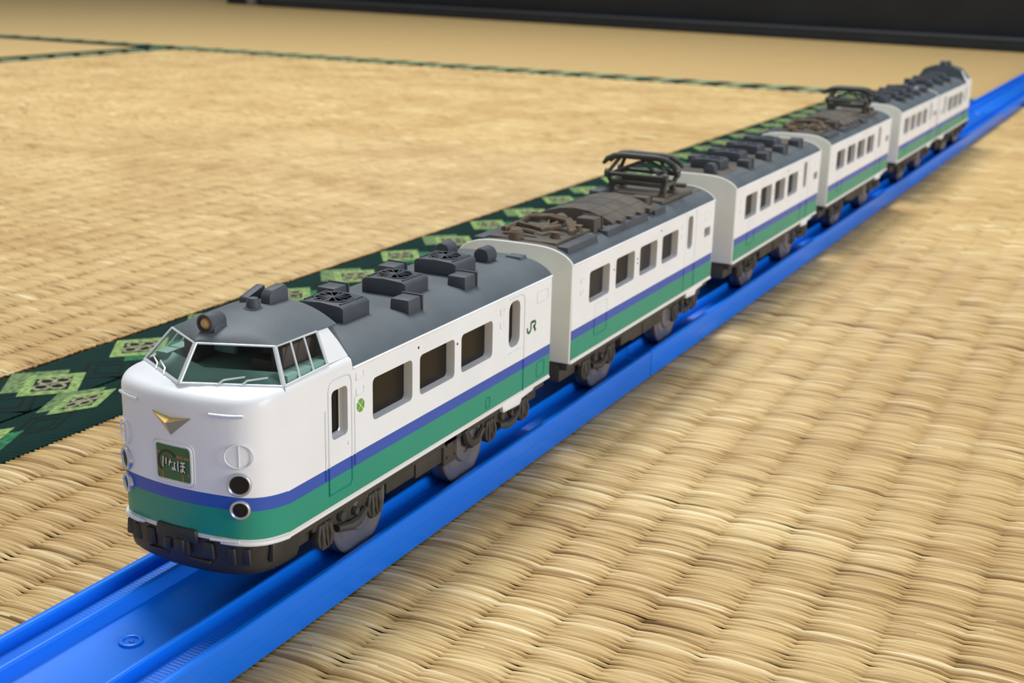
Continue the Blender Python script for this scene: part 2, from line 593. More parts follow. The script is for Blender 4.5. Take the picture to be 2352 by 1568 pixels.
# weave of the far and unseen areas
MB().box(-103, 829, -670, -170, -3.2, -0.9).build('rush_panel', 'rush_distant', mat_r)
MB().box(275, 829, -170, 1212, -3.2, -0.9).build('rush_panel', 'rush_distant', mat_r)
MB().box(-1059, -155.2, -670, -60, -3.2, -0.9).build('rush_panel', 'rush_distant', mat_l)
MB().box(-3200, 829, 1268, 2700, -3.2, -0.5).build('rush_panel', 'rush_distant', mat_b)
MB().box(-2012, -1115, -670, 1212, -3.2, -0.5).build('rush_panel', 'rush_distant', mat_c)
b_l = border_strip(-155.8, SEAM - .3, -670, YB - 1, mat_l, edge=0.45)
b_r = border_strip(SEAM + .3, -102.4, -670, YB - 1, mat_r, top=0.5, edge=0.9)
border_strip(-1086.2, -1058.5, -670, YB - 1, mat_l)
border_strip(-1115.5, -1087.8, -670, YB - 1, mat_c)
b_x1 = border_strip(YB - 28, YB - .8, -1058, -156, mat_l, 'x', name='end_border')
border_strip(YB - 28, YB - .8, -103, 829, mat_r, 'x', name='end_border')
border_strip(YB - 28, YB - .8, -2012, -1115, mat_c, 'x', name='end_border')
b_x2 = border_strip(YB + .8, YB + 28, -3200, 829, mat_b, 'x')

def diamond(cx, cy, hx, hy, z):
    return [(cx - hx * 0.02, cy - hy, z), (cx + hx, cy - hy * 0.12, z), (cx + hx * 0.02, cy + hy, z), (cx - hx, cy + hy * 0.12, z)]
def ring_quad(m, a, b):
    m.add(a + b, [(0, 1, 5, 4), (1, 2, 6, 5), (2, 3, 7, 6), (3, 0, 4, 7)])
def motif(kind, cx, cy, sx, z, parent):
    """woven motif: a framed diamond over a second one, a small flower inside"""
    off = -6.6 * sx if kind == 'A' else 6.6 * sx
    hx, hy = 11.9 * sx, 14.2
    m = MB()
    m.add(diamond(cx + off, cy - 0.3, hx, hy, z), [(0, 1, 2, 3)])
    o = m.build('woven_motif', 'motif_back' if kind == 'A' else 'motif_deep', parent)
    f = MB()
    ring_quad(f, diamond(cx, cy, hx, hy, z + .10), diamond(cx, cy, hx * .64, hy * .62, z + .10))
    f.build('frame_thread', 'motif_light', o)
    f = MB()
    f.add(diamond(cx, cy, hx * .64, hy * .62, z + .08), [(0, 1, 2, 3)])
    f.build('inner_diamond', 'motif_dark', o)
    f = MB()
    for ex, ey in ((-0.26, 0.06), (0.26, -0.06), (0.02, 0.30), (-0.02, -0.30)):
        c = (cx + ex * hx, cy + ey * hy)
        f.tube([(c[0] + 2.3 * sx * math.cos(t), c[1] + 2.3 * math.sin(t), z + .16) for t in [k * math.pi / 5 for k in range(10)]], 0.62, 5, True, flat=0.4)
    f.build('flower_thread', 'motif_flower', o)
    f = MB()
    gx = cx + (3.5 if kind == 'A' else 7) * sx
    ring_quad(f, diamond(gx, cy + 20.5, hx * .86, hy * .86, z - .03), diamond(gx, cy + 20.5, hx * .74, hy * .74, z - .03))
    ring_quad(f, diamond(gx, cy + 20.5, hx * .5, hy * .5, z - .03), diamond(gx, cy + 20.5, hx * .40, hy * .40, z - .03))
    f.build('tone_thread', 'motif_dark', o)
    return o
for k in range(-2, 28):
    y = 96.0 + 42.0 * k
    if y > 1200:
        break
    if k % 2 == 0:
        motif('A', -137.9, y, 1.0, 0.42, b_l)
    else:
        motif('B', -142.6, y + 2, 0.98, 0.42, b_l)
for k in range(-3, 3):
    y = 88.5 + 40.0 * k
    motif('A' if k % 2 == 0 else 'B', -118.0, y, 0.60, 0.58, b_r)
def far_motif(x, y, z, parent, along):
    m = MB()
    a, b = (16, 13) if along == 'x' else (13, 16)
    m.add([(x - a, y - 2, z), (x, y - b, z), (x + a, y + 2, z), (x, y + b, z)], [(0, 1, 2, 3)])
    return m.build('woven_motif', 'motif_far', parent)
for k in range(22):
    far_motif(-1040 + 42 * k, YB - 16, 0.45, b_x1, 'x')
for k in range(42):
    far_motif(-1500 + 42 * k, YB + 15, 0.45, b_x2, 'x')
b_f = [o for o in mat_l.children if o.name.startswith('border_cloth')][-1]
for k in range(14):
    far_motif(-1072, 650 + 42 * k, 0.45, b_f, 'y')

# ---- black cabinet along the back, wall behind
A_, B_ = px_ground(1176, 49), px_ground(2352, 121)
dirx = (B_ - A_).normalized()
ang = math.atan2(dirx.y, dirx.x)
left = px_ground(505, 8)
L0 = (left - A_).dot(dirx)
cab = thing('cabinet', 'low black lacquered cabinet on a plinth along the back of the room', 'cabinet', (A_.x, A_.y, 0))
cab.rotation_euler = (0, 0, ang)
MB().box(L0 + 150, 1500, 0, 400, 0, 17).build('plinth', 'cabinet_black', cab, bevel=1)
MB().box(L0 + 150, 1500, -2, 22, 17, 22).build('plinth_ledge', 'cabinet_edge_lit', cab, bevel=1)
MB().box(L0 + 150, 1500, 22, 400, 22, 420).build('cabinet_body', 'cabinet_black', cab, bevel=2)
post = thing('cabinet', 'small black side cabinet with a grey post, beside the long black cabinet', 'cabinet', (A_.x, A_.y, 0))
post.rotation_euler = (0, 0, ang)
MB().box(L0, L0 + 140, 20, 300, 0, 420).build('cabinet_body', 'cabinet_black', post, bevel=2)
MB().box(L0 + 96, L0 + 118, 2, 19.5, 0, 420).build('leg', 'post_grey', post, bevel=1)
wl = MB().box(-6000, 3500, 3350, 3400, -60, 2400).build('wall_back', 'wall_plaster', kind='structure')

# ================================================================== TOY RAILS
def rail_profile():
    half = [(19.0, 0.0), (19.0, 8.2), (18.6, 8.7), (17.5, 8.7), (17.1, 8.3), (16.9, 5.8), (10.7, 5.8), (10.5, 8.3), (10.2, 8.7), (9.6, 8.7), (9.2, 8.3), (8.8, 5.6)]
    left = [(-x, z) for x, z in half]
    under = [(-17.4, 0.0), (-17.4, 4.2), (17.4, 4.2), (17.4, 0.0)]
    return half + left[::-1] + under
def rail(y0, y1, label, n):
    root = thing('toy_rail', label, 'toy rail', (0, y0, 0), 'blue toy rail pieces')
    m = MB()
    pr = rail_profile()
    m.loft([[(x, y, z) for x, z in pr] for y in (y0 + .25, y1 - .25)], True, True, True)
    b = m.build('rail_body', 'rail_blue', root, (0, y0, 0), bevel=0.18, smooth=30)
    # fine cross ribs in the wheel grooves
    g = MB()
    y = y0 + 4
    while y < y1 - 4 and y < 430:
        for s in (-1, 1):
            a, c = (11.6 * s, 16.2 * s)
            g.add([(a, y, 5.81), (c, y, 5.81), (c, y + .38, 5.93), (a, y + .38, 5.93), (c, y + .76, 5.81), (a, y + .76, 5.81)], [(0, 1, 2, 3), (3, 2, 4, 5)])
        y += 0.95
    if g.f:
        g.build('groove_ribs', 'rail_blue', root, (0, y0, 0), smooth=20, kind='stuff')
    MB().tube([(19.02, y0 + 1, 4.6), (19.02, y1 - 1, 4.6)], .07, 4).build('mould_line', 'rail_blue', root, (0, y0, 0))
    yy = y0 + 40 + (-18.6 - (y0 + 40)) % 70
    while yy < y1 - 20:
        MB().lathe([(0.35, 5.75), (1.35, 5.75), (1.45, 6.1), (1.6, 6.2), (2.1, 6.2), (2.3, 6.1), (2.4, 5.55)], (0, yy, 0), (0, 0, 1), 28).build('moulded_ring', 'rail_blue', root, (0, y0, 0))
        MB().lathe([(0.001, 6.05), (0.45, 6.0), (0.6, 5.6)], (0.1, yy, 0), (0, 0, 1), 12).build('moulded_pip', 'rail_blue', root, (0, y0, 0))
        yy += 140
    MB().box(-3.6, 3.6, y1 - 2, y1 + 9, 2.5, 5.4).build('joint_tongue', 'rail_blue', root, (0, y0, 0), bevel=.5)
    MB().lathe([(0.001, 6.3), (6, 6.3), (6.4, 5.9), (6.4, 4.5)], (0, y1 - 9, 0), (0, 0, 1), 28).build('joint_disc', 'rail_blue', root, (0, y0, 0))
    return root
JT = 201.4
names = ['straight blue toy rail under the leading train car, its empty end towards the viewer', 'straight blue toy rail under the first pantograph car and the car behind it',
         'straight blue toy rail under the second pantograph car', 'straight blue toy rail running on empty behind the tail car', 'last straight blue toy rail, farthest beyond the tail car']
ys = [JT - 432, JT, JT + 432, JT + 864, JT + 1296]
for i, y in enumerate(ys):
    rail(y, y + (432 if i != 4 else 432), names[i], i)

# ================================================================== TRAIN
HW = 17.89
RZ = 5.8
ROOF = [(0, 53.7), (4, 53.68), (7, 53.6), (9.5, 53.4), (11.5, 53.05), (13.2, 52.55), (14.7, 51.95), (15.9, 51.3), (16.8, 50.6), (17.5, 49.9), (HW, 49.3)]
def roof_half(y, dz=0.0, dx=0.0):
    r = [(x - dx * (x / HW), y, z + dz) for x, z in ROOF]
    return [(-x, a, b) for x, a, b in r[:0:-1]] + r
def roof_z(x):
    x = abs(x)
    for (a, za), (b, zb) in zip(ROOF, ROOF[1:]):
        if x <= b:
            return za + (zb - za) * (x - a) / (b - a)
    return ROOF[-1][1]

def wall(sign, outer, holes, parent, org, th=2.4, name='side_wall'):
    """side wall with real window openings and reveals"""
    m = MB()
    bm = bmesh.new()
    loops = [outer] + holes
    es = []
    for lp in loops:
        vs = [bm.verts.new((0, u, v)) for u, v in lp]
        es += [bm.edges.new((vs[i], vs[(i + 1) % len(vs)])) for i in range(len(vs))]
    bmesh.ops.triangle_fill(bm, use_beauty=True, edges=es)
    bm.verts.index_update()
    co = [tuple(v.co) for v in bm.verts]
    fs = [tuple(v.index for v in f.verts) for f in bm.faces]
    bm.free()
    m.add([(sign * HW, y, z) for _, y, z in co], fs)
    for lp in holes:
        m.loft([[(sign * HW, y, z) for y, z in lp], [(sign * (HW - th), y + (0), z) for y, z in lp]], True)
    return m.build(name, 'livery', parent, org, smooth=30)

def pane(sign, loop, parent, org, m='dark_glass', depth=2.25, name='window_pane'):
    k = MB()
    k.add([(sign * (HW - depth), y, z) for y, z in loop], [tuple(range(len(loop)))])
    return k.build(name, m, parent, org)

def bead(sign, pts, r, parent, org, closed=False, name='trim', m='livery', flat=0.9):
    return MB().tube([(sign * (HW + 0.02), y, z) for y, z in pts], r, 6, closed, flat).build(name, m, parent, org, smooth=60)

def wheel(y, x, parent, org, R=10.4):
    s = 1 if x > 0 else -1
    prof = [(0.001, 0.5), (2.4, 0.5), (2.6, 0.9), (4.6, 0.7), (5.0, 0.2), (R - 2.2, 0.0), (R - 1.6, 0.35), (R - 0.7, 0.35), (R - 0.15, 0.0), (R, -0.5), (R, -3.9), (R - .3, -4.3), (3, -4.3), (0.001, -4.3)]
    return MB().lathe(prof, (x, y, RZ + R + 0.02), (s, 0, 0), 48).build('wheel', 'wheel_grey', parent, org, smooth=40)

def axlebox(y, sign, parent, org, z=14.4):
    m = MB()
    x0, x1 = sorted((sign * 14.9, sign * 17.0))
    xo = sign * 17.0
    # curved box with two spring housings
    poly = [(y - 2.4, 18.4), (y - 3.0, 15.4), (y - 2.6, 13.6), (y - 1.2, 12.3), (y + 1.2, 12.3), (y + 2.6, 13.6), (y + 3.0, 15.4), (y + 2.4, 18.4)]
    m.prism(poly, 'x', x0, x1)
    b = m.build('axle_box', 'chassis_grey', parent, org, bevel=0.5)
    for dy in (-1.7, 1.7):
        k = MB().tube([(xo - sign * .3, y + dy * .7, 18.0), (xo, y + dy * .9, 15.6), (xo - sign * .2, y + dy * .75, 13.2)], [0.5, 0.75, 0.6], 8)
        k.build('spring', 'chassis_grey', b, org)
    k = MB().tube([(xo - sign * .3, y, 18.6), (xo + sign * .2, y - 0.2, 15.2), (xo, y + .5, 13.2)], [0.4, 0.5, 0.4], 6)
    k.build('damper', 'chassis_grey', b, org)
    return b

def bogie(yc, parent, org, sp=18.6):
    for s in (-1, 1):
        x0, x1 = sorted((s * 14.6, s * 16.4))
        h = sp / 2
        poly = [(yc - h - 4, 20.4), (yc - h - 4, 17.2), (yc - h + 3, 16.6), (yc - 4.2, 15.2), (yc + 4.2, 15.2), (yc + h - 3, 16.6), (yc + h + 4, 17.2), (yc + h + 4, 20.4)]
        fr = MB().prism(poly, 'x', x0, x1).build('bogie_frame', 'chassis_grey', parent, org, bevel=0.5)
        MB().lathe([(0.001, 0.9), (1.0, 0.8), (1.25, 0)], (s * 16.6, yc - 3.6, 17.6), (s, 0, 0), 14).build('bolster_pin', 'chassis_grey', fr, org)
        MB().lathe([(0.001, 0.9), (0.8, 0.8), (1.0, 0)], (s * 16.6, yc + 1.6, 16.8), (s, 0, 0), 14).build('bolster_pin', 'chassis_grey', fr, org)
        MB().tube([(s * 16.9, yc - 5.4, 15.4), (s * 17.2, yc - 1, 14.4), (s * 17.2, yc + 2, 14.6), (s * 16.9, yc + 5.4, 16.0)], [0.8, 1.1, 1.1, 0.8], 8).build('bolster_link', 'chassis_grey', fr, org)
        axlebox(yc - h, s, parent, org)
        axlebox(yc + h, s, parent, org)

def underboxes(y0, y1, parent, org):
    n = max(2, int((y1 - y0) / 9))
    w = (y1 - y0) / n
    for i in range(n):
        a = y0 + i * w
        d = random.choice((14.6, 15.4, 16.0))
        for s in (-1, 1):
            x0, x1 = sorted((s * 12, s * (15.9 + random.random() * .7)))
            b = MB().box(x0, x1, a + .25, a + w - .25, d, 20.4).build('equipment_box', 'chassis_grey', parent, org, bevel=0.35)

def fan_unit(yc, parent, org, w=12.2, l=10.6, zt=57.4, mt='roof_slate_dark'):
    m = MB()
    y0, y1 = yc - l / 2, yc + l / 2
    rings = []
    for k, y in enumerate((y0, y1)):
        rings.append([(-w / 2, y, 53.0), (w / 2, y, 53.0), (w / 2, y, zt - .7), (w / 2 - 1.0, y, zt - .12), (0, y, zt + .25), (-w / 2 + 1.0, y, zt - .12), (-w / 2, y, zt - .7)])
    m.loft(rings, True, True, True)
    o = m.build('roof_fan_unit', mt, parent, org, bevel=0.35)
    for s in (-1, 1):
        MB().tube([(s * 4.7, y0 + .9, zt + .05), (s * 4.7, y1 - .9, zt + .05)], .22, 6).build('cover_rail', mt, o, org)
    R = 4.0
    MB().lathe([(R, -.05), (R, .12), (R + .25, .12), (R + .35, -.05)], (0, yc, zt + .2), (0, 0, 1), 32).build('grille_rim', mt, o, org)
    MB().lathe([(0.001, .03), (R, .03)], (0, yc, zt + .2), (0, 0, 1), 32).build('grille_shade_disc', 'ink_black', o, org)  # flat black disc paints the shaded holes behind the spokes
    g = MB()
    for k in range(12):
        a = 2 * math.pi * k / 12
        g.tube([(0.5 * math.cos(a), yc + .5 * math.sin(a), zt + .27), (R * math.cos(a + .25), yc + R * math.sin(a + .25), zt + .26)], .15, 5)
    g.lathe([(0.001, .16), (.7, .14), (.8, .03)], (0, yc, zt + .2), (0, 0, 1), 14)
    g.build('grille_spokes', mt, o, org)
    return o

def roof_box(xc, yc, w, l, zt, parent, org, mt='roof_slate_dark', name='roof_box'):
    z0 = min(roof_z(xc - w / 2), roof_z(xc + w / 2)) - .4
    b = MB().box(xc - w / 2, xc + w / 2, yc - l / 2, yc + l / 2, z0, zt, .15, .15).build(name, mt, parent, org, bevel=.35)
    MB().box(xc - w / 2 - .25, xc + w / 2 + .25, yc + l / 2 - .1, yc + l / 2 + .45, z0, zt + .3).build('box_flange', mt, b, org, bevel=.15)
    return b

def handrails(sign, y, zs, parent, org, w=1.7):
    for z in zs:
        bead(sign, [(y, z + 1.5), (y, z), (y + w, z), (y + w, z + 1.45)], .2, parent, org, name='grab_step')

def small_marks(sign, pts, parent, org):
    for y, z in pts:
        MB().lathe([(0.001, .12), (.28, .1), (.3, 0)], (sign * HW, y, z), (sign, 0, 0), 10).build('marker_dot', 'ink_black', parent, org)

def chassis(y0, y1, parent, org):
    MB().box(-14.6, 14.6, y0, y1, 14.8, 21.0).build('chassis', 'chassis_grey', parent, org, bevel=.4)
    for s in (-1, 1):
        x0, x1 = sorted((s * 14.6, s * 16.9))
        MB().box(x0, x1, y0, y1, 18.6, 21.0).build('sole_bar', 'chassis_grey', parent, org, bevel=.3)

def sill(y0, y1, parent, org, step=None):
    """white lip under the green band, deeper at the door step"""
    for s in (-1, 1):
        MB().tube([(s * (HW - .15), y0, 21.05), (s * (HW - .15), y1, 21.05)], .42, 8).build('sill', 'white_plastic', parent, org)
        if step:
            x0, x1 = sorted((s * (HW - 1.0), s * (HW + .28)))
            a, b = step
            poly = [(a, 21.6), (a + .8, 18.9), (b - 2.5, 18.4), (b - 1.2, 19.8), (b + 5, 20.2), (b + 7, 21.6)]
            st = MB().prism(poly, 'x', x0, x1).build('door_step', 'white_plastic', parent, org, bevel=.25)
            for zz in (19.4,):
                MB().tube([(s * (HW + .3), a + 1.4, zz), (s * (HW + .3), b - 3, zz - .3)], .2, 6).build('step_bead', 'white_plastic', st, org)

def end_wall(y, d, parent, org, name='end_wall'):
    """white plate closing the car end, a little proud of the roof"""
    def ring(yy, g):
        top = [(x + (g if x > 1 else 0) * .5, yy, z + g) for x, z in ROOF]
        pts = [(-x, a, b) for x, a, b in top[:0:-1]] + top
        pts += [(HW, yy, 21.0), (-HW, yy, 21.0)]
        return pts
    m = MB().loft([ring(y, .35), ring(y + d, .35)], True, True, True)
    return m.build(name, 'end_white', parent, org, bevel=.3, smooth=50)

def plain_windows(y0, k):
    ws = [rrect(y0 + a * k, y0 + (a + 14.8) * k, 36.0, 45.2, 1.1) for a in (12.4, 32.0, 51.2, 70.6)]
    door = rrect(y0 + 94.8 * k, y0 + 99.8 * k, 36.3, 47.6, 1.6)
    sm = rrect(y0 + 112.4 * k, y0 + 118.6 * k, 37.5, 40.7, .6)
    return ws, door, sm

def folded_pantograph(yc, parent, org, mt='rusty_dust'):
    root = MB().box(-10.5, 10.5, yc - 13, yc + 13, 53.2, 54.1).build('folded_pantograph', 'roof_dusty', parent, org, bevel=.3)
    T = lambda pts, r, nm: MB().tube(pts, r, 8).build(nm, mt, root, org)
    z = 55.6
    T([(-7.5, yc - 9.5, z), (-7.2, yc - 2, z + .5), (2.2, yc - 4.5, z), (3.2, yc + 4, z + .6)], .75, 'lower_arm')
    T([(-9, yc - 8, z - .3), (-4.5, yc - 7.6, z), (2, yc - 8.6, z - .2)], .7, 'lower_arm')
    T([(2, yc - 5, z), (6.5, yc - 1.0, z + .9)], .7, 'lower_arm')
    for k, dy in enumerate((4.2, 6.2)):
        T([(-8.0, yc + dy - 2, z - .4), (-6.0, yc + dy, z + 1.4), (0, yc + dy + .6, z + 1.9), (6.0, yc + dy, z + 1.4), (9.6, yc + dy - 4.5, z - .9)], .8, 'contact_strip')
    for sx, sy in ((7.2, -6.5), (-8, 1.0), (8.6, 6.2)):
        MB().lathe([(1.5, 0), (1.5, 1.2), (1.1, 1.4), (1.1, 1.8), (1.5, 2.0), (.001, 2.2)], (sx, yc + sy, 53.8), (0, 0, 1), 14).build('insulator', mt, root, org)
    return root

def raised_pantograph(yc, parent, org):
    root = MB().box(-12.6, 12.6, yc - 13, yc + 17, 53.0, 54.3, .4, .4).build('raised_pantograph', 'roof_dusty', parent, org, bevel=.3)
    T = lambda pts, r, nm, m='panto_grey', fl=1.0: MB().tube(pts, r, 8, flat=fl).build(nm, m, root, org, smooth=50)
    for sx in (-9.4, 9.4):
        for sy in (-4.6, 4.6):
            MB().box(sx - 1.1, sx + 1.1, yc + sy - 1.1, yc + sy + 1.1, 54.0, 57.6, .25, .25).build('base_leg', 'panto_grey', root, org, bevel=.3)
            MB().box(sx - 1.6, sx + 1.6, yc + sy - 1.6, yc + sy + 1.6, 54.0, 55.2, .2, .2).build('insulator', 'rusty_dust', root, org, bevel=.3)
    for sy in (-4.6, 4.6):
        T([(-10, yc + sy, 57.8), (10, yc + sy, 57.8)], .85, 'base_tube', 'roof_dusty')
    for sx in (-9.6, 9.6):
        T([(sx, yc - 4.6, 57.8), (sx, yc + 4.6, 57.8)], .7, 'base_tube', 'roof_dusty')
    T([(-10.6, yc - 5.8, 60.6), (10.6, yc - 5.8, 60.6)], .75, 'knee_tube')
    T([(-10.6, yc + 5.8, 60.6), (10.6, yc + 5.8, 60.6)], .75, 'knee_tube')
    for sx in (-10.6, 10.6):
        for sy in (-1, 1):
            T([(sx * .9, yc + sy * 4.6, 57.6), (sx, yc + sy * 5.8, 60.6)], [.8, .9], 'lower_arm')
            MB().lathe([(0.001, .7), (1.4, .6), (1.5, -.6), (0.001, -.7)], (sx, yc + sy * 5.8, 60.8), (1, 0, 0), 14).build('knee_joint', 'panto_grey', root, org)
            T([(sx, yc + sy * 5.8, 60.6), (sx * .72, yc + sy * 2.6, 65.6)], .7, 'upper_arm')
        for sy in (-1, 1):
            T([(sx * .85, yc + sy * 5.4, 61.0), (0, yc + sy * 3.0, 65.0)], .5, 'brace')
    for dy in (-3.0, 3.0):
        T([(-13.4, yc + dy, 63.4), (-12.0, yc + dy, 65.0), (-9.2, yc + dy, 66.3), (-6, yc + dy, 66.7), (6, yc + dy, 66.7), (9.2, yc + dy, 66.3), (12.0, yc + dy, 65.0), (13.4, yc + dy, 63.4)],
          [.6, .95, 1.1, 1.1, 1.1, 1.1, .95, .6], 'contact_strip')
    for sx in (-8, 8):
        T([(sx, yc - 3.0, 66.2), (sx, yc + 3.0, 66.2)], .6, 'head_link')
    return root

def plain_car(y0, k, kind, label, group, gap_end=True):
    LN = 122.3 * k
    y1 = y0 + LN
    org = (0, y0, RZ)
    car = thing('toy_train_car', label, 'toy train car', org, group)
    ws, door, sm = plain_windows(y0, k)
    ol = [(y0 + .8, 21.0), (y1, 21.0), (y1, 49.35), (y0 + .8, 49.35)]
    for s in (-1, 1):
        wall(s, ol, ws + [door, sm], car, org)
        for w in ws:
            pane(s, w, car, org, 'smoke_glass')
        pane(s, door, car, org, name='door_window')
        pane(s, sm, car, org, name='toilet_window')
        bead(s, [(y0 + 92.8 * k, 22.6), (y0 + 92.8 * k, 49.0)], .16, car, org, name='door_edge')
        bead(s, [(y0 + 103 * k, 22.0), (y0 + 103 * k, 49.0)], .22, car, org, name='door_edge')
        bead(s, rrect(y0 + 17 * k, y0 + 26 * k, 25.2, 34.6, .8), .14, car, org, True, name='hatch_outline')
        bead(s, [(y0 + .8, 49.3), (y1, 49.3)], .3, car, org, name='eaves_bead', m='white_plastic')
        handrails(s, y0 + 6.2, (43.2, 39.8), car, org)
        handrails(s, y0 + 88.5 * k, (44.6, 41.2), car, org)
        small_marks(s, [(y0 + 30.4 * k, 42.3), (y0 + 49.2 * k, 42.0), (y0 + 49.2 * k, 40.6), (y0 + 69 * k, 47.4)], car, org)
        bead(s, rrect(y0 + 112 * k, y0 + 118 * k, 43.5, 46.5, .4), .15, car, org, True, name='vent_outline')
    sill(y0 + .8, y1, car, org, (y0 + 96 * k, y0 + 108 * k))
    rings = [roof_half(y, 0) for y in (y0 + .5, y0 + LN * .5, y1)]
    roof = MB().loft(rings, False).build('roof', 'roof_slate', car, org, smooth=50)
    end_wall(y0 - .1, .9, car, org)
    end_wall(y1 - .6, .5, car, org)
    chassis(y0 + 1, y1 - 1, car, org)
    bogie(y0 + 24 * k, car, org)
    bogie(y0 + 99 * k, car, org)
    underboxes(y0 + 42 * k, y0 + 80 * k, car, org)
    for yy in (y0 + 28 * k, y0 + 84 * k):
        for s in (-1, 1):
            wheel(yy, s * 15.4, car, org)
        MB().tube([(-12, yy, RZ + 10.4), (12, yy, RZ + 10.4)], 1.2, 10).build('axle', 'wheel_grey', car, org)
    MB().box(-3, 3, y1 - 2, y1 + 9, 15.4, 18.4).build('coupler', 'black_plastic', car, org, bevel=.5)
    if kind == 'panto':
        dust = MB()
        dust.loft([[(x, y, roof_z(x) + .06) for x in (-13, -10, -6, 0, 6, 10, 13)] for y in (y0 + 1.5, y1 - 1)], False)
        dust.build('dusty_deck', 'roof_dusty', car, org, smooth=60)
        for s in (-1, 1):
            for a, b in ((3, 24), (31, 64), (70, 80)):
                x0, x1 = sorted((s * 11.2, s * 15.2))
                MB().box(x0, x1, y0 + a * k, y0 + b * k, 51.2, 53.55, .25, .3).build('roof_walkway', 'roof_slate_dark', car, org, bevel=.3)
        folded_pantograph(y0 + 17.5 * k, car, org)
        roof_box(8.6, y0 + 31.5 * k, 6.2, 5.5, 57.0, car, org, 'roof_dusty')
        roof_box(-9, y0 + 31.5 * k, 5.2, 5.5, 55.6, car, org, 'roof_dusty')
        MB().tube([(0.5, y0 + 26 * k, 55.4), (0.5, y0 + 30 * k, 55.4)], 2.2, 14).build('roof_drum', 'roof_dusty', car, org)
        MB().lathe([(2.2, 0), (2.2, 2.4), (1.6, 3.2), (0.001, 3.3)], (-2.5, y0 + 5.5, 53.4), (0, 0, 1), 16).build('roof_bellows', 'rusty_dust', car, org)
        # arched equipment cover
        a, b = y0 + 40 * k, y0 + 72 * k
        sec = [(-13, 53.0), (-12.6, 54.4), (-9, 56.0), (-5, 57.1), (0, 57.6), (5, 57.1), (9, 56.0), (12.6, 54.4), (13, 53.0)]
        c = MB().loft([[(x, y, z) for x, z in sec] for y in (a, b)], True, True, True).build('equipment_cover', 'roof_dusty', car, org, bevel=.3, smooth=40)
        for fx in (-7.4, -1.5, 4.6, 9.2):
            zz = np.interp(fx, [q[0] for q in sec], [q[1] for q in sec])
            MB().tube([(fx, a + .5, zz), (fx, b - .5, zz)], .13, 6).build('cover_seam', 'roof_dusty', c, org)
        for fy in (.33, .66):
            yy = a + (b - a) * fy
            MB().tube([(x, yy, z) for x, z in sec[1:-1]], .13, 6).build('cover_seam', 'roof_dusty', c, org)
        for fy in (.15, .4, .65, .9):
            yy = a + (b - a) * fy
            MB().box(12.2, 14.4, yy - 1.6, yy + 1.6, 53.0, 54.6).build('cover_latch', 'roof_dusty', c, org, bevel=.3)
        roof_box(6.2, y0 + 79 * k, 6.0, 5, 56.0, car, org, 'roof_dusty')
        roof_box(-11, y0 + 85 * k, 4.4, 9, 55.8, car, org, 'roof_slate_dark')
        raised_pantograph(y0 + 96 * k, car, org)
        MB().tube([(4, y1 - 7, 54.4), (9, y1 - 7, 54.4)], 1.0, 10).build('roof_drum', 'roof_dusty', car, org)
    else:
        mt = 'roof_slate_dark' if kind == 'fans' else 'roof_dusty'
        dk = MB().loft([[(x, y, roof_z(x) + .06) for x in (-14, -10, -6, 0, 6, 10, 14)] for y in (y0 + 1.5, y1 - 1)], False)
        if kind != 'fans':
            dk.build('dusty_deck', 'roof_dusty', car, org, smooth=60)
        MB().lathe([(0.001, 2.4), (2.2, 2.2), (2.4, 0), (2.2, -2.2), (.001, -2.4)], (5.0, y0 + 7, 55.2), (0, 1, 0), 18).build('roof_drum', 'roof_slate_dark', car, org)
        for i, q in enumerate((20, 44, 68, 92)):
            fan_unit(y0 + q * k, car, org, mt='roof_slate_dark')
            for s in (-1, 1):
                roof_box(s * 10.2, y0 + (q + 12.5) * k, 5.2, 5.6, 56.0, car, org)
    return car

# ---------------------------------------------------------------- leading car
NOSE = [(0, -4.65), (2.5, -4.58), (5, -4.36), (7.5, -3.98), (10, -3.45), (12, -2.95), (13.5, -2.4), (14.9, -1.55), (16.0, -.4), (16.85, 1.0), (17.4, 2.6), (17.7, 4.3), (17.84, 5.8), (HW, 7.2)]
def nose_y(x):
    x = abs(x)
    for (a, ya), (b, yb) in zip(NOSE, NOSE[1:]):
        if x <= b:
            return ya + (yb - ya) * (x - a) / (b - a)
    return NOSE[-1][1]
def nose_n(x):
    d = (nose_y(x + .4) - nose_y(x - .4)) / .8
    return Vector((d, -1, 0)).normalized()

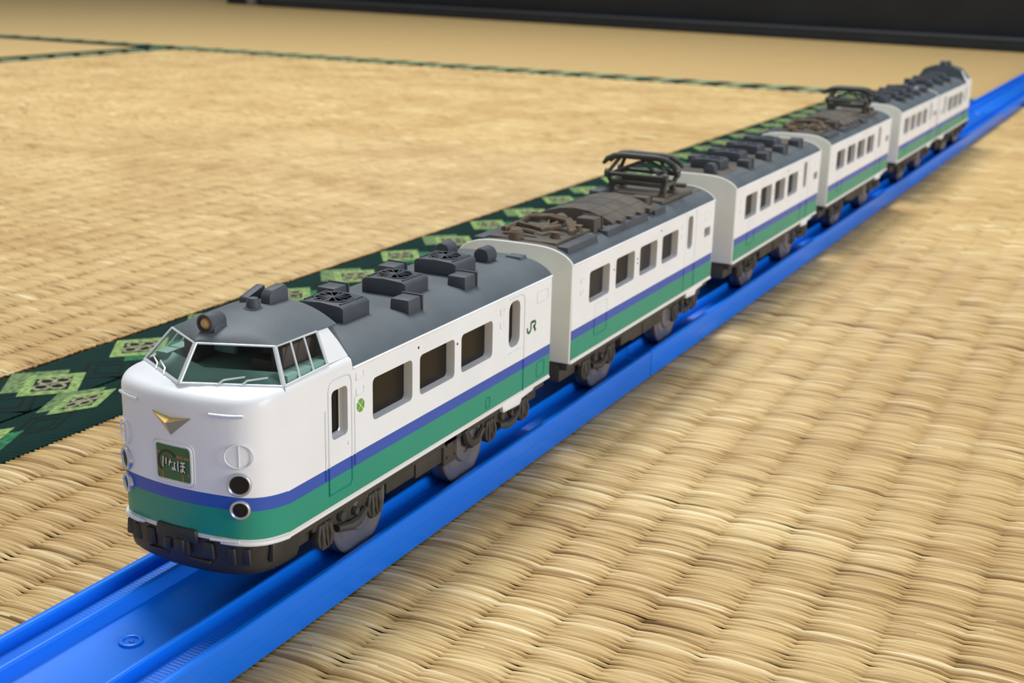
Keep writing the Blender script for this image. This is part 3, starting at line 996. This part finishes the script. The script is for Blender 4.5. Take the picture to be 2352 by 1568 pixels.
def cab_car(flip, y_ref, label, group):
    """cab car; geometry in the leading car's frame, the tail car is the same turned round"""
    global LIFT_ON
    org = (0, 60, RZ)
    car = thing('toy_train_car', label, 'toy train car', org, group)
    LIFT_ON = True
    full = [(-x, y) for x, y in NOSE[:0:-1]] + NOSE
    zs = [21.0, 21.5, 24.5, 27.5, 28.9, 30.3, 32, 35, 39, 43, 46.5]
    rings = [[(x, y, lift(y, z)) for x, y in full] for z in zs]
    for d, zz in ((0, 48.4), (.12, 49.3), (.45, 50.1), (.95, 50.65), (1.7, 51.05), (2.8, 51.3)):
        rg = []
        for x, y in full:
            xb = x * 17.1 / HW
            yb = -1.85 + abs(xb) / 17.1 * 9.7
            zb = 52.0 - .55 * abs(xb) / 17.1
            ld = math.hypot(xb - x, yb - y)
            o = min(d / ld, d / 2.8 * .8)
            if abs(x) > HW - .01:
                rg.append((x, y, min(zz, 50.6)))
                continue
            rg.append((x + (xb - x) * o, y + (yb - y) * o, zz))
        rings.append(rg)
    rg = []
    for x, y in full:
        xb = x * 17.1 / HW
        rg.append((xb, -1.85 + abs(xb) / 17.1 * 9.7, 52.0 - .55 * abs(xb) / 17.1))
    rings.append(rg)
    nose = MB().loft(rings, False).build('nose_shell', 'livery', car, org, smooth=60)
    LIFT_ON = False
    # sides
    y1 = 125.0
    W = [(37.3, 53.4), (56.6, 72.4), (75.6, 91.4)]
    ws = [rrect(a, b, 35.6, 45.0, 1.2) for a, b in W]
    d1 = rrect(22.2, 27.9, 35.9, 46.4, 1.1)
    d2 = rrect(100.2, 106.4, 35.2, 47.2, 2.2)
    ol = [(7.2, 21.0), (y1, 21.0), (y1, 49.35), (29.9, 49.35), (29.6, 50.6), (7.2, 50.6)]
    for s in (-1, 1):
        wall(s, ol, ws + [d1, d2], car, org)
        for w in ws:
            pane(s, w, car, org)
        dp = pane(s, d1, car, org, name='door_window')
        MB().tube([(s * (HW - 2.0), y, z) for y, z in rrect(22.5, 27.6, 36.2, 46.1, .9)], .28, 6, True).build('window_gasket', 'chrome', dp, org)
        pane(s, d2, car, org, name='door_window')
        o1 = [(21.0, 24.3), (21.0, 46.6), (21.6, 48.2), (23.0, 48.7), (27.4, 48.7), (28.8, 48.2), (29.3, 46.6), (29.3, 25.0), (28.6, 24.3)]
        bead(s, o1, .24, car, org, True, name='door_outline')
        bead(s, [(19.9, 28.0), (19.9, 43.0)], .24, car, org, name='handrail')
        bead(s, [(30.4, 28.0), (30.4, 43.0)], .24, car, org, name='handrail')
        MB().lathe([(0.001, .3), (.5, .25), (.6, 0)], (s * HW, 28.2, 33.8), (s, 0, 0), 10).build('door_lock', 'white_plastic', car, org)
        o2 = [(108.9, 20.4), (108.9, 46.4), (108.2, 47.7), (106.6, 48.2), (100.2, 48.2)]
        bead(s, o2, .24, car, org, name='door_outline')
        bead(s, [(100.2, 34.0), (107.5, 34.0)], .2, car, org, name='door_sill')
        handrails(s, 31.0, (46.4, 43.05), car, org, 2.8)
        handrails(s, 95.4, (45.2, 41.8), car, org, 1.9)
        bead(s, [(29.9, 49.3), (y1, 49.3)], .3, car, org, name='eaves_bead', m='white_plastic')
        bead(s, rrect(116.2, 122.6, 43.6, 46.6, .3), .16, car, org, True, name='vent_outline')
        bead(s, rrect(117.0, 121.5, 23.0, 27.0, .3), .14, car, org, True, name='hatch_outline')
        bead(s, rrect(88.5, 90.5, 22.8, 25.4, .2), .14, car, org, True, name='hatch_outline')
        small_marks(s, [(56.0, 47.0), (73.6, 43.4)], car, org)
        side = lambda d: (lambda u, v: (s * (HW + d), u, v))
        # clover mark
        cl = MB()
        octo = [(-.95, 1.05), (-.45, 1.38), (.45, 1.38), (.95, 1.05), (1.35, .55), (1.35, -.55), (.95, -1.05), (.45, -1.38), (-.45, -1.38), (-.95, -1.05), (-1.35, -.55), (-1.35, .55)]
        for a in range(4):
            seg = [octo[(a * 3 + k) % 12] for k in range(4)]
            mx, my = sum(p[0] for p in seg) / 4, sum(p[1] for p in seg) / 4
            tri = [(0, 0)] + seg
            tri = [(u + (mx - u) * .07 + mx * .05, v + (my - v) * .07 + my * .05) for u, v in tri]
            cl.add([side(.05)(32.66 + u, 40.5 + v) for u, v in tri], [tuple(range(5))])
        cl.build('clover_mark', 'clover_green', car, org)
        # JR letters
        q = 1 if s > 0 else -1
        jr = MB()
        U = lambda u: 113.25 + q * u
        J = [(-2.50, 38.25), (-2.42, 37.25), (-1.9, 36.75), (-1.1, 36.77), (-.42, 37.25), (-.32, 38.0), (-.40, 39.0), (-.1, 39.2), (.4, 39.22)]
        Rr = [(.2, 39.22), (1.7, 39.2), (2.2, 38.95), (2.32, 38.55), (2.1, 38.1), (1.6, 37.93), (1.1, 37.93)]
        leg = [(1.25, 38.0), (2.45, 36.45)]
        for st, w in ((J, .72), (Rr, .72), (leg, .85)):
            jr.ribbon([(U(u), v) for u, v in st], w, side(.05))
        jr.build('letters_JR', 'mark_green', car, org)
    sill(7.2, y1, car, org, (97.0, 109.5))
    # front lip and step bars
    lip = [(x, y - .12, lift(y, 21.05)) for x, y in full]
    for a, b in ((0, 10), (17, 27)):
        MB().tube(lip[a:b], .55, 8).build('sill', 'white_plastic', car, org, smooth=60)
    for s in (-1, 1):
        MB().tube([(s * x, nose_y(x) - .75, 23.0) for x in (8.2, 10.5, 12.5, 13.8)], .36, 8, flat=.8).build('front_step', 'white_plastic', car, org)
        MB().tube([(s * x, nose_y(x) - .35, 48.0) for x in (8.7, 10.5, 12.5, 14.9)], .34, 8).build('nose_handrail', 'silver', car, org)
    # headlights, fog lights, blanked ovals
    for s in (-1, 1):
        for nm, z, R, lens in (('headlight', 34.4, 2.35, 'lens_hollow_black'), ('fog_light', 29.3, 1.95, 'lens_hollow_black')):
            x = 13.75
            n = nose_n(x)
            n = Vector((s * n.x, n.y, 0))
            c = Vector((s * x, nose_y(x), z))
            ring = MB().lathe([(R, -.6), (R + .05, .3), (R - .1, .62), (R - .32, .68), (R - .5, .5), (R - .62, .12)], c, n, 36).build(nm, 'chrome', car, org, smooth=50)
            MB().lathe([(0.001, .10), (R * .45, .12), (R * .78, .2), (R - .55, .26)], c, n, 28).build('lens', lens, ring, org, smooth=60)  # no hole behind it: black disc paints the shaded recess
        x = 13.85
        n = nose_n(x)
        n = Vector((s * n.x, n.y, 0))
        c = Vector((s * x, nose_y(x), 40.05))
        t = Vector((-n.y, n.x, 0))
        ov = MB().tube([c + n * .12 + t * (2.72 * math.cos(a)) + Vector((0, 0, 2.35 * math.sin(a))) for a in [k * math.pi / 18 for k in range(36)]], .2, 6, True).build('blank_headlight', 'white_plastic', car, org, smooth=60)
        MB().tube([c + n * .12 + Vector((0, 0, -2.2)), c + n * .14 + Vector((0, 0, 2.2))], .15, 6).build('seam_bead', 'white_plastic', ov, org)
    # emblem
    e = MB()
    yf = -4.65
    Lp, Rp, Bp = (-4.75, nose_y(4.75) - .12, 46.7), (4.75, nose_y(4.75) - .12, 46.6), (-.1, yf - .15, 42.6)
    Cp, Tp = (-.05, yf - 1.5, 45.4), (0, yf - .12, 46.05)
    e.add([Lp, Rp, Bp, Cp, Tp], [(0, 2, 3), (2, 1, 3), (1, 4, 3), (4, 0, 3), (0, 4, 1, 2)])
    e.build('wing_emblem', 'gold', car, org, smooth=5)
    # headsign
    fr = lambda d: (lambda u, v: (u, nose_y(u) - d, v))
    sg = MB()
    cols = [-4.0 + .5 * k for k in range(17)]
    sg.loft([[fr(.04)(u, 33.4) for u in cols], [fr(.04)(u, 40.3) for u in cols]], False)
    sign = sg.build('headsign', 'sign_green', car, org)
    MB().tube([fr(.12)(u, v) for u, v in rrect(-4.45, 4.5, 32.95, 40.75, 1.1)], .34, 8, True).build('sign_frame', 'white_plastic', sign, org, smooth=60)
    MB().tube([fr(.02)(u, v) for u, v in rrect(-4.95, 5.0, 32.5, 41.2, 1.4)], .16, 6, True).build('sign_rim', 'white_plastic', sign, org, smooth=60)
    def strokes(nm, lst, w, m, d):
        k = MB()
        for st in lst:
            k.ribbon(st, w, fr(d))
        return k.build(nm, m, sign, org)
    strokes('sign_rule', [[(-3.9, 38.6), (-2.6, 38.5)], [(.9, 38.3), (3.9, 38.2)], [(-3.6, 35.0), (3.9, 34.9)], [(-2.6, 34.8), (-2.6, 33.5)], [(2.2, 34.8), (2.3, 33.5)]], .5, 'sign_orange', .08)
    arc = [(-1.3 + 2.35 * math.cos(a), 36.75 + 2.35 * math.sin(a)) for a in [math.radians(35 + 10 * k) for k in range(20)]]
    strokes('sign_ring', [arc], .5, 'sign_brown', .10)
    strokes('sign_patch', [[(-1.9, 38.0), (-1.9, 36.4)]], .5, 'sign_red', .10)
    I = [[(-2.25, 37.9), (-2.4, 36.6), (-2.45, 36.0), (-2.25, 35.75)], [(-1.55, 37.7), (-1.62, 36.4)]]
    NA = [[(-.95, 37.0), (-.1, 37.05)], [(-.5, 37.6), (-.65, 36.9), (-.85, 36.3)], [(.25, 37.15), (.75, 36.95)], [(.45, 36.8), (.5, 35.9), (.2, 35.5), (-.15, 35.65), (0, 36.05), (.55, 35.75), (.8, 35.5)]]
    HO = [[(1.35, 37.5), (1.25, 36.5), (1.3, 35.4)], [(1.85, 37.3), (3.0, 37.3)], [(1.85, 36.6), (3.0, 36.6)], [(2.45, 37.3), (2.45, 35.9), (2.1, 35.35), (1.85, 35.6), (2.1, 35.95), (2.9, 35.45)]]
    allst = I + NA + HO
    strokes('sign_shadow', [[(u + .1, v - .06) for u, v in st] for st in allst], .46, 'ink_black', .12)
    strokes('letters_inaho', allst, .25, 'ink_white', .16)

    # ---- skirt with coupler
    sk = [(x * .985, y + .25) for x, y in full]
    sk = [(-HW * .985, 11.0)] + sk + [(HW * .985, 11.0)]
    def skr(z, ins, yb):
        out = []
        for i, (x, y) in enumerate(sk):
            yy = y + ins * .55 if i not in (0, len(sk) - 1) else yb
            out.append((x * (1 - ins * .03), yy, z))
        return out
    m = MB().loft([skr(23.0, 0, 11), skr(19.5, .0, 11), skr(17.0, .1, 10.6), skr(15.8, .5, 10.2), skr(15.1, 1.6, 9.8)], False, False, True)
    m.build('front_skirt', 'black_plastic', car, org, smooth=50)
    cp = MB().box(-5.0, 5.2, -5.15, -3.2, 21.2, 24.0, .3, 0).build('coupler_cover', 'black_plastic', car, org, bevel=.5)
    MB().box(-3.2, 3.4, -5.5, -4, 18.6, 22.4, .3, .2).build('coupler', 'black_plastic', car, org, bevel=.5)
    MB().box(-2.4, -.6, -5.9, -5.0, 19.2, 21.6).build('coupler_jaw', 'black_plastic', cp, org, bevel=.4)
    MB().box(.4, 2.6, -6.1, -5.0, 19.0, 21.9).build('coupler_jaw', 'black_plastic', cp, org, bevel=.4)
    for s in (-1, 1):
        x0, x1 = sorted((s * 5.6, s * 8.6))
        MB().box(x0, x1, -4.45, -3.4, 18.4, 21.8, .3, .1).build('brake_hose', 'black_plastic', car, org, bevel=.5)
        for xx in (11.6, 14.3):
            a = nose_y(xx)
            MB().box(s * xx - 1.15, s * xx + 1.15, a - .12, a + .8, 17.8, 21.2, .25, .1).build('jumper_box', 'black_plastic', car, org, bevel=.45)
        x0, x1 = sorted((s * 2.5, s * 7.6))
        MB().box(x0, x1, -4.5, -3.4, 17.2, 18.0).build('skirt_ledge', 'black_plastic', car, org, bevel=.25)
        x0, x1 = sorted((s * 16.6, s * 18.1))
        MB().box(x0, x1, 1.6, 6.0, 17.6, 22.0, .3, .6).build('side_step', 'black_plastic', car, org, bevel=.6)

    # ---- cab greenhouse
    Bc, Bs, Bm, Be = (0, -1.85, 52.05), (17.1, 7.85, 51.5), (17.0, 22.3, 51.9), (17.0, 29.6, 51.9)
    Tc, Ts, Tm, Te = (0, 3.25, 58.65), (12.6, 11.3, 57.85), (13.3, 24.0, 57.9), (13.3, 27.6, 58.0)
    mir = lambda p, s: (p[0] * s, p[1], p[2])
    lerp = lambda a, b, t: tuple(a[i] + (b[i] - a[i]) * t for i in range(3))
    for s in (-1, 1):
        MB().loft([[(s * HW, 7.2, 50.6), (s * HW, 29.6, 50.6)], [(s * (HW - .2), 7.4, 51.2), (s * (HW - .2), 29.6, 51.3)], [(s * 17.1, 7.85, 51.45), (s * 16.9, 29.6, 51.9)]], False).build('cab_ledge', 'white_plastic', car, org, smooth=60)
    for s in (-1, 1):
        P = lambda p: mir(p, s)
        MB().add([P(Bc), P(Bs), P(Ts), P(Tc)], [(0, 1, 2, 3)]).build('windscreen', 'cab_glass', car, org)
        sw = MB().add([P(Bs), P(Bm), P(Tm), P(Ts)], [(0, 1, 2, 3)]).build('cab_side_window', 'cab_glass', car, org)
        pn = MB().add([P(Bm), P(Be), P((15.3, 28.7, 55.0)), P(Te), P(Tm)], [(0, 1, 2, 3, 4)])
        pn.build('cab_corner_panel', 'white_plastic', car, org)
        T = lambda a, b, r, nm='window_bar': MB().tube([P(a), P(b)], r, 8, flat=.7).build(nm, 'silver', car, org, smooth=60)
        T(Bc, Bs, .45)
        T(Tc, Ts, .36)
        T(Bs, Ts, .5)
        T(Bs, Bm, .42)
        T(Ts, Tm, .3)
        T(Bm, Tm, .36)
        for t in (.36, .68):
            T(lerp(Bs, Bm, t), lerp(Ts, Tm, t), .26)
        # wipers
        def on(sv, tv, d=.35):
            a = lerp(Bc, Bs, sv)
            b = lerp(Tc, Ts, sv)
            p = lerp(a, b, tv)
            return (p[0] * s, p[1] - d, p[2] + d * .4)
        for base in (.37, .60):
            MB().tube([on(base, -.02, .5), on(base + .06, .11), on(base + .27, .20)], [.14, .2, .16], 6).build('wiper', 'silver', car, org)
    MB().tube([Bc, Tc], .5, 8, flat=.8).build('window_bar', 'silver', car, org, smooth=60)
    # interior
    it = MB().box(-15.5, 15.5, 9.5, 28, 44, 50.2).build('cab_floor', 'cab_teal', car, org)
    dsh = MB().add([(-15, 8.6, 50.3), (0, 0.2, 50.6), (15, 8.6, 50.3), (15, 12.5, 52.6), (0, 5.5, 53.2), (-15, 12.5, 52.6)], [(0, 1, 4, 5), (1, 2, 3, 4)])
    dsh.build('dashboard', 'cab_teal', car, org)
    MB().box(3.5, 9, 15, 19, 50.2, 53.4).build('driver_seat', 'seat_brown', car, org, bevel=.8)
    MB().box(3.5, 9, 19, 20.5, 51.5, 56.2).build('seat_back', 'seat_brown', car, org, bevel=.6)
    MB().box(-9, -3.5, 19, 20.5, 51.5, 56.0).build('seat_back', 'cab_teal', car, org, bevel=.6)
    for s in (-1, 1):
        x0, x1 = sorted((s * 13.2, s * 16.4))
        MB().box(x0, x1, 10, 25, 50.2, 52.9).build('side_console', 'cab_teal', car, org, bevel=.4)
        x0, x1 = sorted((s * 9.4, s * 12.4))
        MB().box(x0, x1, 14, 25, 50.2, 56.8).build('window_dark_block', 'seat_brown', car, org, bevel=.4)  # added dark block, blocks the bright view through the side windows
    MB().box(-14.4, 14.4, 25.2, 26.2, 44, 57.4, 1.6, 0).build('cab_bulkhead', 'cab_dark', car, org)
    # ---- dome
    def dome_ring(y):
        if y < 11.6:
            w = max((y - 3.2) / 8.2 * 12.8, .02)
            ze = 59.0 - (y - 3.2) / 8.2 * .95
        else:
            w = 12.8 + min((y - 11.6) / 16, 1) * .7
            ze = 58.05
        zc = np.interp(y, [3.2, 7, 12, 18, 25, 30], [59.1, 60.2, 61.0, 61.6, 61.9, 61.7])
        pts = []
        for k in range(-10, 11):
            t = k / 10
            pts.append((w * t, y - .25 * (1 - abs(t)), ze + (zc - ze) * (1 - abs(t) ** 2.3)))
        return pts
    dy = [3.2, 4.4, 6, 8, 10, 11.6, 14, 17, 20, 23, 26, 28.2, 29.6, 30.6]
    dm = MB().loft([dome_ring(y) for y in dy], False)
    # rim turning down at the edge of the dome
    edge = [dome_ring(y)[-1] for y in dy]
    for s in (-1, 1):
        dm.loft([[(s * x, y, z) for x, y, z in edge], [(s * (x - .15), y + .1, z - .55) for x, y, z in edge]], False)
    def end_ring(front, g=0):
        half = [(0, 61.6), (3, 61.45), (6, 60.95), (9, 60.05), (11.2, 58.9), (12.8, 57.6), (14.3, 55.4), (16.0, 53.2), (17.2, 51.9), (HW, 51.0)]
        half = [(x - g, z - g) if x > 0 else (x, z - g) for x, z in half]
        yy = (lambda z: 29.05 - max(min(z, 58) - 52, 0) * .3) if front else (lambda z: 29.9 + (z - 51) * .06)
        return [(-x, yy(z), z) for x, z in half[:0:-1]] + [(x, yy(z), z) for x, z in half]
    dm.build('cab_roof', 'roof_slate', car, org, smooth=50)
    hoop = MB().loft([end_ring(True, .25), end_ring(False, 0), end_ring(False, .5)], False)
    cap = end_ring(False, .5)
    hoop.add(cap + [(HW - .4, 29.9, 48), (-HW + .4, 29.9, 48)], [tuple(range(len(cap) + 2))])
    hoop.build('cab_roof_hoop', 'roof_slate', car, org, smooth=50)
    # roof furniture on the dome
    hl = MB().tube([(0, 6.6, 61.7), (0, 10.8, 61.6)], [2.0, 1.7], 24).build('roof_headlight', 'roof_slate_dark', car, org, bevel=.3)
    MB().box(-1.95, 1.95, 6.7, 10.6, 58.8, 61.6).build('headlight_base', 'roof_slate_dark', hl, org, bevel=.4)
    MB().lathe([(0.001, .9), (.7, .75), (1.15, .2), (1.2, 0)], (0, 6.55, 61.75), (0, -1, 0), 20).build('lens', 'lamp_amber', hl, org, smooth=70)
    MB().lathe([(1.9, -.1), (1.9, .55), (1.6, .6), (1.35, .1)], (0, 6.6, 61.7), (0, -1, 0), 24).build('lens_hood', 'roof_slate_dark', hl, org)
    MB().lathe([(2.0, -.6), (2.0, .4), (1.5, .7), (1.35, 1.9), (1.0, 2.5), (.001, 2.7)], (0.4, 20.6, 61.3), (0, 0, 1), 20).build('roof_horn', 'roof_slate_dark', car, org)
    MB().prism([(24, 61.0), (24.2, 63.4), (25.2, 64.6), (29.6, 65.0), (30.4, 64.0), (30.6, 61.0)], 'x', -0.6, 1.9).build('roof_whistle_cover', 'roof_slate_dark', car, org, bevel=.4)
    MB().prism([(23.4, 60.6), (23.6, 62.6), (29.6, 64.2), (30.2, 61.0)], 'x', -5.6, -3.4).build('roof_whistle_cover', 'roof_slate_dark', car, org, bevel=.4)
    # ---- main roof
    MB().loft([roof_half(y) for y in (29.8, 60, 95, 125.1)], False).build('roof', 'roof_slate', car, org, smooth=50)
    for yc in (49.3, 75.0, 98.8):
        fan_unit(yc, car, org)
    for yc in (63.2, 89.3):
        for s in (-1, 1):
            roof_box(s * 10.1, yc, 5.2, 5.6, 56.0, car, org)
    for x in (3.2, -8.6):
        MB().lathe([(0.001, 2.6), (2.1, 2.4), (2.4, 2.0), (2.4, -2.0), (2.1, -2.4), (.001, -2.6)], (x, 114.5, 55.1), (0, 1, 0), 20).build('roof_drum', 'roof_slate_dark', car, org)
    MB().box(5.5, 10.5, 121, 125, 53, 54.2, .3, .3).build('roof_pad', 'roof_slate', car, org, bevel=.3)
    MB().loft([[(x, y, z) for x, z in [(-HW + .2, 21.0)] + [(-x, z - .05) for x, z in ROOF[:0:-1]] + [(x, z - .05) for x, z in ROOF] + [(HW - .2, 21.0)]] for y in (124.2, 124.95)], True, True, True).build('end_wall', 'end_white', car, org, smooth=50)
    # ---- running gear
    chassis(9, 124, car, org)
    bogie(30.3, car, org)
    bogie(102.8, car, org)
    underboxes(45, 70, car, org)
    for yy in (35.0, 81.0):
        for s in (-1, 1):
            wheel(yy, s * 15.6, car, org)
        MB().tube([(-12, yy, RZ + 10.4), (12, yy, RZ + 10.4)], 1.2, 10).build('axle', 'wheel_grey', car, org)
    for s in (-1, 1):
        x0, x1 = sorted((s * 14, s * 16.9))
        hb = MB().box(x0, x1, 69.5, 76, 13.6, 20.4).build('equipment_box', 'chassis_grey', car, org, bevel=.4)
        for yy, zz in ((70.8, 18.6), (70.8, 15.6), (74.6, 18.4), (74.6, 15.4)):
            MB().lathe([(0.001, .25), (.3, .2), (.35, 0)], (s * 16.9, yy, zz), (s, 0, 0), 8).build('bolt', 'black_plastic', hb, org)
        MB().tube([(s * 17, 79, 20), (s * 17.3, 79.6, 17.6), (s * 17.2, 82, 15.6), (s * 16.8, 86, 15.2), (s * 16.8, 89, 17.4)], [.9, 1.2, 1.2, 1.0, .8], 8).build('bolster_link', 'chassis_grey', car, org)
        axlebox(93, s, car, org) if False else None
    MB().box(-3, 3, 123, 133.5, 15.4, 18.4).build('coupler', 'black_plastic', car, org, bevel=.5)
    if flip:
        car.location = (0, (y_ref - 65 * 1.14) * S, RZ * S)
        car.rotation_euler = (0, 0, math.pi)
        car.scale = (1, 1.14, 1)
    return car

TG = 'cars of the toy express train'
lead = cab_car(False, 0, 'leading toy train car, white with blue and green bands, its cab and headsign facing out', TG)
plain_car(138.0, 1.0, 'panto', 'toy train car with pantographs coupled right behind the leading car', TG)
plain_car(285.0, 1.02, 'dusty', 'toy train car with dusty roof boxes between the two pantograph cars', TG)
plain_car(427.6, 1.12, 'panto', 'second toy train pantograph car, farther along with rusty roof gear', TG)
c5 = plain_car(592.0, 1.0, 'fans', 'dark-roofed toy train car coupled in front of the tail car', TG)
tail = cab_car(True, 866.0, 'tail car of the toy train, its rounded cab at the far end of the rails', TG)
# faint script on the side of the fifth car
sc = MB()
fs = lambda u, v: (HW + .05, u, v)
for st in ([(708 - 10, 37.5), (700, 41.2)], [(699, 41.0), (701.5, 40.2), (702, 38.0)], [(703, 38.0), (704, 40.3), (705.5, 40.2), (706, 38.2)], [(708, 40.6), (706.8, 39.4), (708.3, 38.3)], [(709, 41.8), (709.6, 38.6)], [(709.6, 39.8), (711, 40.8), (711.2, 38.8)]):
    sc.ribbon([(u - 2, v) for u, v in st], .55, fs)
sc.build('side_lettering', 'ink_grey', c5, (0, 592.0, RZ))
